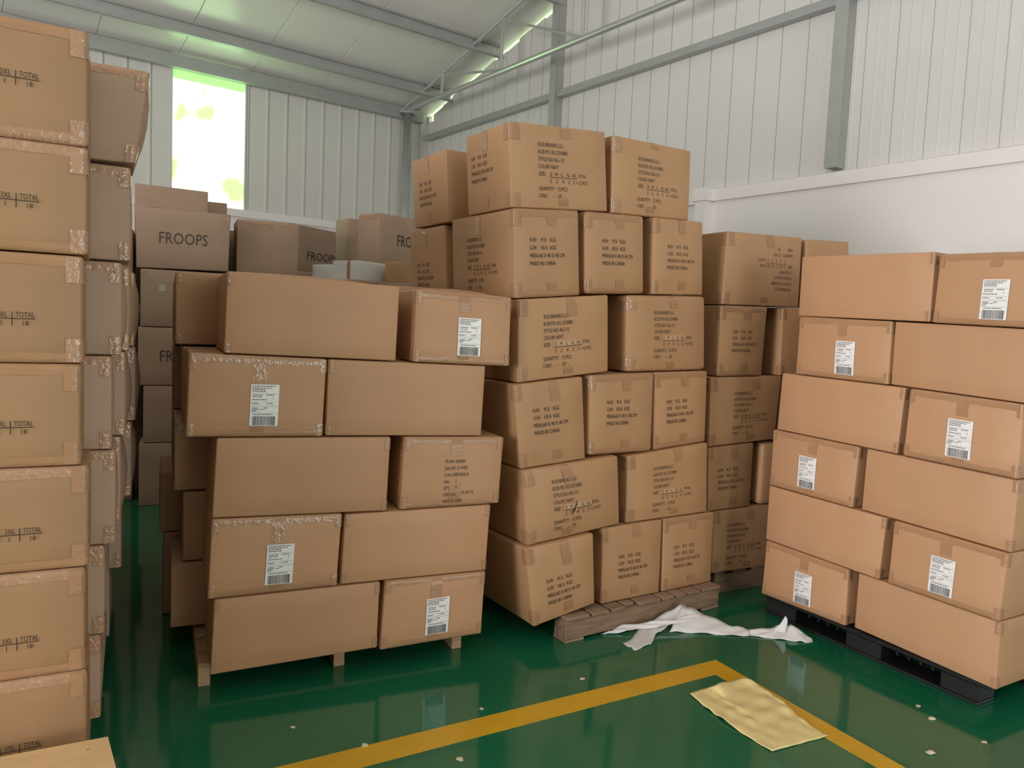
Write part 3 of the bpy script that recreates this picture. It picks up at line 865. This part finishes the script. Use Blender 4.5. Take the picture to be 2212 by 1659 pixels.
def left_print(block, hx, hz, tape=0.10):
    def f(c):
        c.patch('tape_strip', 'left', c.D * 0.45 - 0.026, c.D * 0.45 + 0.026, c.H - tape, c.H + 0.03, 'tape_clear', off=0.0018)
        c.patch('tape_strip', 'left', c.D * 0.45 - 0.026, c.D * 0.45 + 0.026, 0.0, 0.07, 'tape', off=0.0018)
        k = c.print_flat('printed_text', 'left', block(), c.D * hx, c.H * hz, 'carton_ink')
        k['label'] = 'black stamped text on the left side'
    return f
def both(*fs):
    def f(c):
        for g in fs: g(c)
    return f
def torn(c):
    x, z = c.W * 0.26 + 0.108, c.H * 0.83 - 0.185
    c.print_flat('torn_gash', 'front', ([(0, 0), (0.014, 0.010), (0.034, 0.068), (0.022, 0.050)], [(0, 1, 2, 3)]), x, z, 'carton_ink', off=0.0030)
    c.print_flat('torn_flap', 'front', ([(0.008, -0.012), (0.020, -0.006), (0.036, 0.050), (0.024, 0.030)], [(0, 1, 2, 3)]), x, z, 'size_patch', off=0.0036)
VK = {'1': .11, '2': .08, '3': .06, '4': .04, '5': .02, '6': 0}
VKX = dict(K6b=.03, K6c=.03, K5b=.04, K4b=.05, K4c=.06, K3b=.07)
NT = 'with order text'
KK = [
 ('K1a', 0.42, 'topmost big carton with order text and lit left side on ' + SK, both(long_text(0.27, 0.79, 0.55, tape=0.055), left_print(weight_block, 0.14, 0.72)), {}),
 ('K1b', 0.42, 'carton with order text at the right end of the top row of ' + SK, long_text(0.30, 0.78, 0.5, 'faint_ink', tape=0.03, clear=True), {}),
 ('K2a', 0.62, 'left corner carton of the second row of %s, weight text facing front' % SK, both(end_text(0.22, 0.68, edge=True), left_print(kusi_block, 0.28, 0.74)), {}),
 ('K2b', 0.60, 'middle carton of the second row of %s, stamped with weight text' % SK, end_text(0.26, 0.68, edge=True), dict(r=0.02)),
 ('K2c', 0.60, 'right carton of the second row of %s, stamped with weight text' % SK, end_text(0.26, 0.66, 'faint_ink'), {}),
 ('K3a', 0.42, 'left carton of the third row of %s with pale size strip' % SK, long_text(0.26, 0.80, 0.56, patch=True, tape=0.095), {}),
 ('K3b', 0.42, 'right carton of the third row of %s with rounded shiny edge' % SK, long_text(0.31, 0.80, 0.55, 'faint_ink', patch=True, tape=0.07, clear=True), dict(r=0.025)),
 ('K4a', 0.60, 'left carton of the fourth row of %s with bold weight text' % SK, end_text(0.23, 0.70, tape=0.10), {}),
 ('K4b', 0.60, 'middle carton of the fourth row of %s with shiny tape' % SK, end_text(0.26, 0.68, tape=0.09, clear=True, edge=True), dict(r=0.018)),
 ('K4c', 0.60, 'right carton of the fourth row of %s with weight text' % SK, end_text(0.22, 0.64, tape=0.08, edge=True), {}),
 ('K5a', 0.42, 'bulging carton with order text, left of the fifth row of ' + SK, both(long_text(0.26, 0.83, 0.42, patch=True, tape=0.10), torn), dict(bulge=0.030, r=0.014)),
 ('K5b', 0.42, 'right carton of the fifth row of %s with order text' % SK, long_text(0.30, 0.78, 0.60, 'faint_ink', patch=True, tape=0.07), {}),
 ('K6a', 0.60, 'left carton of the bottom row of %s overhanging the old pallet' % SK, end_text(0.24, 0.56, tape=0.12), dict(bulge=0.012)),
 ('K6b', 0.58, 'middle carton of the bottom row of %s, standing on the pallet' % SK, end_text(0.26, 0.62, tape=0.07), {}),
 ('K6c', 0.58, 'right carton of the bottom row of %s, standing on the pallet' % SK, end_text(0.20, 0.62, 'faint_ink', tape=0.08, edge=True), {}),
]
for k, d, lab, parts, kw in KK:
    kw = dict(kw); kw.setdefault('bulge', 0.008); kw.setdefault('r', 0.009)
    carton(k, 'K', FACE[k], VKX.get(k, VK[k[1]]), d, lab, GK, 'kraft_tan', parts, **kw)
# second layer, of which the left ends show
carton('K1z', 'K', (-0.215, 2.53, 0.35, 2.54, 0.37, 2.17, -0.185, 2.145), 0.72, 0.42, 'rear carton of the top row at the left of %s' % SK, GK, 'kraft_tan', left_print(weight_block, 0.22, 0.64), bulge=0.008)
carton('K2z', 'K', (-0.18, 2.135, 0.22, 2.15, 0.25, 1.76, -0.15, 1.73), 0.775, 0.44, 'rear carton of the second row at the left of %s' % SK, GK, 'kraft_tan', left_print(weight_block, 0.22, 0.52), bulge=0.008)
KZ = [(1.335, 1.72), (0.93, 1.32), (0.55, 0.92), (0.14, 0.54)]
for i, (z0, z1) in enumerate(KZ):
    carton('Kz', 'K', rect(-0.14 + 0.03 * i, 0.28 + 0.03 * i, z0, z1), 0.70, 0.5, 'carton hidden in the rear layer of the central stack', GK, 'kraft_tan', None, bulge=0.004)
for i, (z0, z1) in enumerate([(1.745, 2.13)] + KZ):
    for u0, u1 in ((0.33, 0.74), (0.755, 1.15)):
        if i == 0 and u0 < 0.4: continue
        carton('Kz', 'K', rect(u0 + 0.03 * i, u1 + 0.03 * i, z0 - (0.0 if i < 4 else 0.0), z1), 0.72, 0.45, 'carton hidden in the rear layer of the central stack', GK, 'kraft_tan', None, bulge=0.003)
# old wooden pallet under the central stack
o = empty('wooden_pallet', frame_local('K', 0.74, 0.43, 0), R(33)); tag(o, 'weathered wooden pallet with short deck boards under the central stack', 'pallet')
PW = 1.125
for y0, y1, u in ((-0.46, -0.36, 0), (0.0, 0.09, 0), (0.42, 0.51, 0)):
    MB().box(-PW / 2, PW / 2, y0, y1, 0.014 if y0 < -0.4 else 0.0, 0.115, 0.004).build('stringer', 'wood_old', o)
for x0, x1 in ((-PW / 2, -PW / 2 + 0.12), (-0.06, 0.06), (PW / 2 - 0.14, PW / 2)):
    MB().box(x0, x1, -0.464, -0.356, 0.0, 0.0145, 0.003).build('stringer_foot', 'wood_old', o)
edges = [-0.5625, -0.455, -0.352, -0.258, -0.185, -0.035, 0.048, 0.130, 0.225, 0.395, 0.5625]
edges = [(-0.5625, -0.415), (-0.400, -0.285), (-0.268, -0.175), (-0.160, -0.088), (-0.070, 0.085), (0.098, 0.190), (0.203, 0.280), (0.292, 0.395), (0.408, 0.5625)]
for i, (x0, x1) in enumerate(edges):
    MB().box(x0, x1, -0.47 if i != 3 else -0.44, 0.5, 0.1155, 0.134, 0.004).build('deck_board', 'wood_old', o)

# ================================================================== dim stack between the centre and the right (D)
GD = 'printed cartons of the dim stack between centre and right'
SD = 'the dim stack right of centre'
DD = [
 ('D1a', 0.42, 'top left carton of %s with text upside down' % SD, long_text(0.3, 0.8, 0.55, 'faint_ink', flip=True), {}),
 ('D1b', 0.42, 'carton peeking above the right pallet stack, top right of ' + SD, None, dict(top_bulge=0.02)),
 ('D2a', 0.58, 'carton with weight text in the second row of ' + SD, end_text(0.26, 0.66, 'faint_ink', edge=True), {}),
 ('D2b', 0.58, 'carton half hidden by the right stack, second row of ' + SD, lambda c: tape_corners(c, 0.07, 0.03, 'tb', left=True), {}),
 ('D3a', 0.42, 'wide carton with order text in the third row of ' + SD, long_text(0.32, 0.78, 0.62, 'faint_ink'), {}),
 ('D4a', 0.58, 'shaded carton with weight text in the fourth row of ' + SD, end_text(0.2, 0.66, 'faint_ink'), {}),
 ('D5a', 0.42, 'shaded carton with order text in the bottom row of ' + SD, long_text(0.18, 0.78, 0.5, 'faint_ink'), {}),
]
for k, d, lab, parts, kw in DD:
    q = FACE[k]
    carton(k, 'D', q, 0.0, d, lab, GD, 'kraft_tan', parts, bulge=0.009, r=0.009, **kw)
carton('D4b', 'D', rect(0.36, 0.76, 0.545, 0.935), -0.01, 0.58, 'carton with rounded lit edge in the fourth row of ' + SD, GD, 'kraft_tan', None, bulge=0.008, r=0.03)
carton('D3b', 'D', rect(0.50, 1.08, 0.945, 1.355), 0.0, 0.42, 'carton hidden behind the right pallet stack', GD, 'kraft_tan', None)
carton('D5b', 'D', rect(0.63, 1.2, 0.140, 0.535), 0.0, 0.42, 'carton hidden behind the right pallet stack', GD, 'kraft_tan', None)
carton('D4c', 'D', rect(0.78, 1.18, 0.545, 0.935), 0.0, 0.42, 'carton hidden behind the right pallet stack', GD, 'kraft_tan', None)
carton('D2c', 'D', rect(0.94, 1.2, 1.362, 1.79), 0.0, 0.42, 'carton hidden behind the right pallet stack', GD, 'kraft_tan', None)
wooden_pallet('D', 0.06, 1.16, 0.03, 0.85, 0.135, 'wooden pallet in the shade under the dim stack right of centre', 'wood_old', 3, 7, 0.09, across=True)

# ================================================================== right-hand stack (C)
GC = 'cartons of the right-hand stack on the black pallet'
SC = 'the right-hand stack'
RW_ = ['top', 'second', 'third', 'fourth', 'fifth', 'bottom']
for i in range(6):
    for side in 'ab':
        k = 'C%d%s' % (i + 1, side)
        lb = k in LABEL_AT
        lab = '%s carton at the %s of the %s row of %s' % ('barcode-labelled' if lb else 'long plain', 'left' if side == 'a' else 'right', RW_[i], SC)
        if lb: parts = label_parts(k, length=0.09 if i else 0.06)
        else: parts = plain_parts(True, False)
        carton(k, 'C', FACE[k], 0.0 if side == 'a' else (0.012 if i % 2 else 0.0), 0.5, lab, GC, 'kraft_red', parts, bulge=0.004, r=0.006)
# second layer, seen past the right end
for i in range(6):
    z0, z1 = [(1.70, 2.0), (1.39, 1.69), (1.06, 1.37), (0.745, 1.05), (0.435, 0.735), (0.130, 0.425)][i]
    carton('Cz', 'C', rect(-0.02, 0.67, z0, z1), 0.525, 0.5, 'carton in the rear layer at the right end of %s, %s row' % (SC, RW_[i]), GC, 'kraft_red', None, bulge=0.005)
    carton('Cz', 'C', rect(-0.57, -0.04, z0, z1), 0.525, 0.5, 'carton hidden behind the front layer of ' + SC, GC, 'kraft_red', None, bulge=0.004)
# black plastic pallet
o = empty('plastic_pallet', frame_local('C', 0.03, 0.55, 0), R(-60)); tag(o, 'black plastic pallet under the right-hand stack', 'pallet')
MB().box(-0.63, 0.63, -0.515, 0.49, 0.095, 0.118, 0.006).build('deck', 'black_plastic', o)
for x0, x1 in ((-0.63, -0.42), (-0.10, 0.10), (0.40, 0.575)):
    for y0 in (-0.505, -0.07, 0.35):
        MB().box(x0, x1, y0, y0 + 0.14, 0.012, 0.0955, 0.008).build('foot', 'black_plastic', o)
for y0 in (-0.505, -0.07, 0.35):
    MB().box(-0.63, 0.575, y0, y0 + 0.14, 0.0, 0.0125, 0.003).build('runner', 'black_plastic', o)
for x in (-0.36, -0.30, -0.24, -0.18, 0.16, 0.22, 0.28, 0.34):
    MB().box(x - 0.006, x + 0.006, -0.46, 0.46, 0.055, 0.0955).build('rib', 'black_plastic', o)

# ================================================================== pile under the window (E)
GE = 'cartons piled below the window'
def froops(hx=0.5, hz=0.5, w=0.36, cap=0.095, mat='faint_ink'):
    def f(c):
        k = c.print_flat('printed_word', 'front', froops_block(w, cap), c.W * hx, c.H * hz, mat); k['label'] = 'large grey capital lettering'
    return f
def e_parts(*fs): return both(*fs)
corner_r = lambda c: tape_corners(c, 0.06, 0.03, 't', left=False, right=True, clear=True)
carton('E1', 'E', (-0.002, 2.414, 0.701, 2.411, 0.690, 1.945, 0.005, 1.932), 0, 0.6, 'big carton with bold lettering just below the bright window', GE, 'kraft_grey', both(froops(0.50, 0.52), corner_r), bulge=0.008)
def icon_parts(c):
    c.patch('icon_sticker', 'front', 0.135, 0.185, c.H * 0.62, c.H * 0.62 + 0.055, 'label_grey', off=0.002)
    tape_corners(c, 0.05, 0.03, 't', left=True, clear=True)
carton('E1b', 'E', rect(0.035, 0.69, 1.466, 1.925), 0, 0.6, 'dim carton with a small grey icon sticker, second in the window pile', GE, 'kraft_grey', icon_parts, bulge=0.008)
carton('E1c', 'E', rect(0.02, 0.70, 0.99, 1.460), 0, 0.6, 'dark carton with lettering deep in the aisle, third in the window pile', GE, 'kraft_grey', froops(0.5, 0.52), bulge=0.008)
carton('E1d', 'E', rect(0.06, 0.72, 0.52, 0.985), 0, 0.6, 'dark carton deep in the aisle, fourth in the window pile', GE, 'kraft_grey', None)
carton('E1e', 'E', rect(0.03, 0.70, 0.0, 0.515), 0, 0.6, 'lowest dark carton standing on the floor at the aisle end', GE, 'kraft_grey', None)
carton('E2', 'E', rect(0.768, 1.285, 1.94, 2.41), 0.23, 0.42, 'carton with taped top right of the big lettered carton', GE, 'kraft_grey',
       lambda c: (c.patch('edge_tape', 'front', 0.01, c.W - 0.01, c.H - 0.03, c.H + 0.02, 'tape_clear', nz=4, ragged=0.003), c.patch('tape_strip', 'front', 0.25, 0.30, c.H - 0.07, c.H, 'tape', off=0.002)), bulge=0.008)
carton('E4', 'E', (-0.04, 2.685, 0.55, 2.675, 0.55, 2.20, -0.04, 2.20), 0.66, 0.45, 'carton with cut-off lettering stacked behind the big lettered carton', GE, 'kraft_grey', froops(0.5, 0.53, 0.34, 0.09), bulge=0.004)
carton('E5t', 'E', rect(0.15, 0.74, 2.20, 2.665), 1.22, 0.45, 'rearmost carton under the window, its corner against the light', GE, 'kraft_grey', None, bulge=0.004)
carton('E3', (-2.333, 7.86, 65.0), rect(0, 0.72, 2.08, 2.55), 0, 0.5, 'shaded carton with dark lettering turned sideways in the window pile', GE, 'kraft_grey', froops(0.68, 0.36, 0.50, 0.09, 'carton_ink'), bulge=0.005)
carton('E5', (-1.955, 8.80, 44.0), rect(0, 0.42, 2.10, 2.75), 0, 0.29, 'narrow carton with a daylit left side in the window pile', GE, 'kraft_grey', None, bulge=0.006)
carton('E6', (-1.311, 7.182, 50.0), rect(0, 0.55, 2.12, 2.60), 0, 0.31, 'tall carton with a bright daylit left side and cut-off lettering', GE, 'kraft_grey',
       both(froops(0.74, 0.52, 0.36, 0.11, 'carton_ink'), lambda c: c.patch('edge_tape', 'left', 0.01, c.D - 0.01, c.H - 0.05, c.H, 'tape_clear', ragged=0.004)), bulge=0.005)
carton('E7b', (-1.335, 6.42, 58.0), rect(0, 0.50, 1.925, 2.09), 0, 0.30, 'small pale carton with white ends behind the long plain carton', GE, 'white_carton',
       lambda c: c.patch('tape_strip', 'left', 0.17, 0.205, 0.0, c.H, 'tape', off=0.002), bulge=0.003)
carton('E7a', (-1.64, 6.80, 58.0), rect(0, 0.40, 1.925, 2.075), 0, 0.27, 'small white carton at the far left of the pale pair', GE, 'white_carton', None, bulge=0.003)
carton('E8', (-0.955, 6.46, 58.0), rect(0, 0.40, 1.925, 2.10), 0, 0.22, 'small tan carton wedged beside the rear of the central stack', GE, 'kraft_tan', None, bulge=0.006)
# hidden courses that carry the pile; first two columns added only to darken gaps
HID = 'carton buried out of sight in the pile below the window'
for fr, u0, u1, v, d, top, n in (('E', 0.60, 1.06, 0.74, 0.42, 2.36, 4), ('E', -0.72, -0.03, 0.22, 0.4, 2.25, 4), ('E', 0.76, 1.30, 0.21, 0.5, 1.938, 4), ('E', -0.05, 0.55, 0.64, 0.5, 2.198, 4), ('E', 0.12, 0.74, 1.2, 0.5, 2.198, 4), ((-2.36, 7.80, 65.0), 0, 0.75, -0.02, 0.55, 2.078, 4),
                                 ((-2.0, 8.75, 44.0), 0, 0.55, 0, 0.5, 2.098, 4), ((-1.31, 7.17, 50.0), -0.02, 0.6, -0.02, 0.42, 2.118, 4), ((-1.36, 6.38, 58.0), -0.08, 0.52, -0.04, 0.62, 1.923, 4), ((-0.92, 6.42, 58.0), -0.04, 0.45, 0.0, 0.30, 1.923, 4)):
    for i in range(n):
        carton('H', fr, rect(u0, u1, top * i / n + 0.002, top * (i + 1) / n - 0.001), v, d, HID, GE, 'kraft_grey', None, bulge=0.002)

# ================================================================== things on the floor
def sheet_mesh(name, outline_rows, mat, thick=0.004, parent=None, amp=0.0):
    """rows of points from one edge to the other -> a thin solid sheet"""
    nr, nc = len(outline_rows), len(outline_rows[0])
    V, F = [], []
    for lay in (0, 1):
        for row in outline_rows:
            for p in row: V.append(Vector(p) + Vector((0, 0, thick * lay)))
    N = nr * nc
    for i in range(nr - 1):
        for j in range(nc - 1):
            a = i * nc + j
            F.append((a, a + nc, a + nc + 1, a + 1)); F.append((N + a, N + a + 1, N + a + nc + 1, N + a + nc))
    def rim(idx):
        for a, b in zip(idx, idx[1:]): F.append((a, b, N + b, N + a))
    rim([j for j in range(nc)]); rim([(nr - 1) * nc + j for j in range(nc)][::-1]); rim([i * nc for i in range(nr)][::-1]); rim([i * nc + nc - 1 for i in range(nr)])
    return mesh_obj(name, V, F, mat, parent, smooth=True)

# pale yellow cloth
def lerp(a, b, t): return a + (b - a) * t
top_e = [(0.848, 3.237), (0.905, 3.282), (0.946, 3.293), (0.97, 3.269), (1.04, 3.335), (1.118, 3.388), (1.168, 3.374), (1.183, 3.319)]
bot_e = [(1.066, 2.802), (1.10, 2.822), (1.145, 2.842), (1.19, 2.865), (1.235, 2.888), (1.275, 2.906), (1.31, 2.922), (1.34, 2.936)]
def along(P, t):
    f = t * (len(P) - 1); i = min(int(f), len(P) - 2); k = f - i
    return (lerp(P[i][0], P[i + 1][0], k), lerp(P[i][1], P[i + 1][1], k))
rows = []
for i in range(41):
    t = i / 40; row = []
    for j in range(31):
        s = j / 30
        a, b = along(top_e, s), along(bot_e, s)
        side = -0.018 * math.sin(math.pi * t) * (1 - s) + 0.012 * math.sin(2 * math.pi * t) * s
        x, y = lerp(a[0], b[0], t) + side, lerp(a[1], b[1], t) + side * 0.4
        w = 0.0
        for k, (fx, fy, ph, am) in enumerate(((11, 24, 0.3, 0.0024), (25, -14, 1.1, 0.0022), (7, 37, 2.0, 0.0022), (38, 12, 0.7, 0.0012))):
            w += am * (1 + math.sin(fx * s + fy * t + ph + 1.7 * math.sin(3 * s + 2 * t)))
        env = 0.25 + 0.75 * math.exp(-((t - 0.40) / 0.33) ** 2)
        lift = 0.030 * math.exp(-((t) / 0.10) ** 2) * math.exp(-((s - 0.45) / 0.16) ** 2) + 0.018 * math.exp(-((t - 0.02) / 0.08) ** 2) * math.exp(-((s - 0.80) / 0.12) ** 2)
        row.append((x, y, 0.002 + w * env + lift))
    rows.append(row)
tag(sheet_mesh('cloth', rows, 'cloth', 0.0012), 'crumpled pale yellow cloth lying across the yellow line', 'cloth')

# torn strip of white plastic film: four folded pieces
film = empty('plastic_film', (1.05, 3.98, 0)); tag(film, 'torn strip of white plastic film in front of the old pallet', 'plastic film')
def ribbon(name, pairs, sub=6, wob=0.004, seed=0):
    rd = random.Random(seed); rows = []
    for k in range(len(pairs) - 1):
        for i in range(sub + (1 if k == len(pairs) - 2 else 0)):
            t = i / sub; row = []
            for j in range(7):
                s = j / 6
                p = [Vector(q) for q in (*pairs[k], *pairs[k + 1])]
                a = p[0].lerp(p[1], s); b = p[2].lerp(p[3], s); c = a.lerp(b, t)
                c.z = max(0.001, c.z + wob * math.sin(9 * s + 5 * (k + t) + seed) + rd.uniform(-wob, wob) * 0.5)
                row.append(c - film.location)
            rows.append(row)
    return sheet_mesh(name, rows, 'film', 0.0012, film)
ribbon('film_fold', [((0.522, 3.856, 0.002), (0.535, 3.862, 0.004)), ((0.64, 3.885, 0.012), (0.655, 3.935, 0.03)), ((0.80, 3.93, 0.022), (0.805, 3.955, 0.045)), ((0.95, 3.97, 0.035), (0.95, 3.99, 0.055)), ((1.075, 4.04, 0.045), (1.08, 4.06, 0.065))], seed=1)
ribbon('film_fold', [((0.625, 3.755, 0.002), (0.676, 3.679, 0.002)), ((0.69, 3.83, 0.004), (0.77, 3.76, 0.004)), ((0.73, 3.93, 0.008), (0.82, 3.885, 0.008)), ((0.80, 4.00, 0.02), (0.90, 3.97, 0.02)), ((0.92, 4.07, 0.065), (0.97, 4.01, 0.03)), ((1.00, 4.105, 0.095), (1.06, 4.03, 0.05))], seed=2)
ribbon('film_fold', [((1.00, 4.10, 0.095), (0.90, 3.93, 0.004)), ((1.06, 4.08, 0.078), (1.00, 3.93, 0.004)), ((1.14, 4.06, 0.05), (1.12, 3.925, 0.004)), ((1.25, 3.99, 0.03), (1.25, 3.915, 0.004)), ((1.33, 3.975, 0.022), (1.335, 3.925, 0.004))], seed=3)
ribbon('film_fold', [((1.325, 3.975, 0.02), (1.335, 3.925, 0.002)), ((1.43, 3.965, 0.03), (1.43, 3.905, 0.002)), ((1.50, 3.99, 0.04), (1.53, 3.885, 0.002)), ((1.56, 3.97, 0.055), (1.60, 3.87, 0.002)), ((1.655, 3.91, 0.010), (1.65, 3.878, 0.002))], seed=4)
ribbon('film_flap', [((1.46, 3.95, 0.025), (1.52, 3.93, 0.025)), ((1.50, 3.965, 0.060), (1.535, 3.955, 0.055)), ((1.53, 3.97, 0.105), (1.54, 3.965, 0.085))], seed=5, wob=0.002)

# crumbs and scraps on the floor
def crumb(x, y, r, label, seed):
    rd = random.Random(seed); bm = bmesh.new(); bmesh.ops.create_icosphere(bm, subdivisions=2, radius=r)
    for v in bm.verts:
        k = 1 + rd.uniform(-0.35, 0.35); v.co = Vector((v.co.x * k * 1.3, v.co.y * k, max(-r * 0.4, v.co.z * 0.55 * k)))
    m = MB(); m.add(bm); o = m.build('floor_scrap', 'debris'); o.location = (x, y, r * 0.4)
    tag(o, label, 'scrap', 'scraps on the green floor')
SCRAPS = [
    (-0.797, 2.831, 0.007, 'small white crumb on the floor before the stack left of centre'),
    (-0.495, 2.725, 0.009, 'pale crumb touching the edge of the yellow line'),
    (-0.132, 2.661, 0.010, 'curled scrap inside the yellow corner near the lower edge'),
    (-0.068, 3.036, 0.006, 'tiny crumb between the left stack and the yellow line'),
    (0.381, 3.343, 0.009, 'dark cream scrap between the old pallet and the yellow line'),
    (1.856, 3.226, 0.007, 'small crumb on the reflection by the black pallet'),
    (1.855, 3.116, 0.011, 'flat cream scrap in front of the black pallet corner'),
    (1.702, 2.845, 0.014, 'tan leaf-like scrap at the lower right of the floor'),
    (1.973, 2.942, 0.008, 'white crumb near the lower right corner'),
]
for i, (x, y, r, lab) in enumerate(SCRAPS): crumb(x, y, r, lab, i)
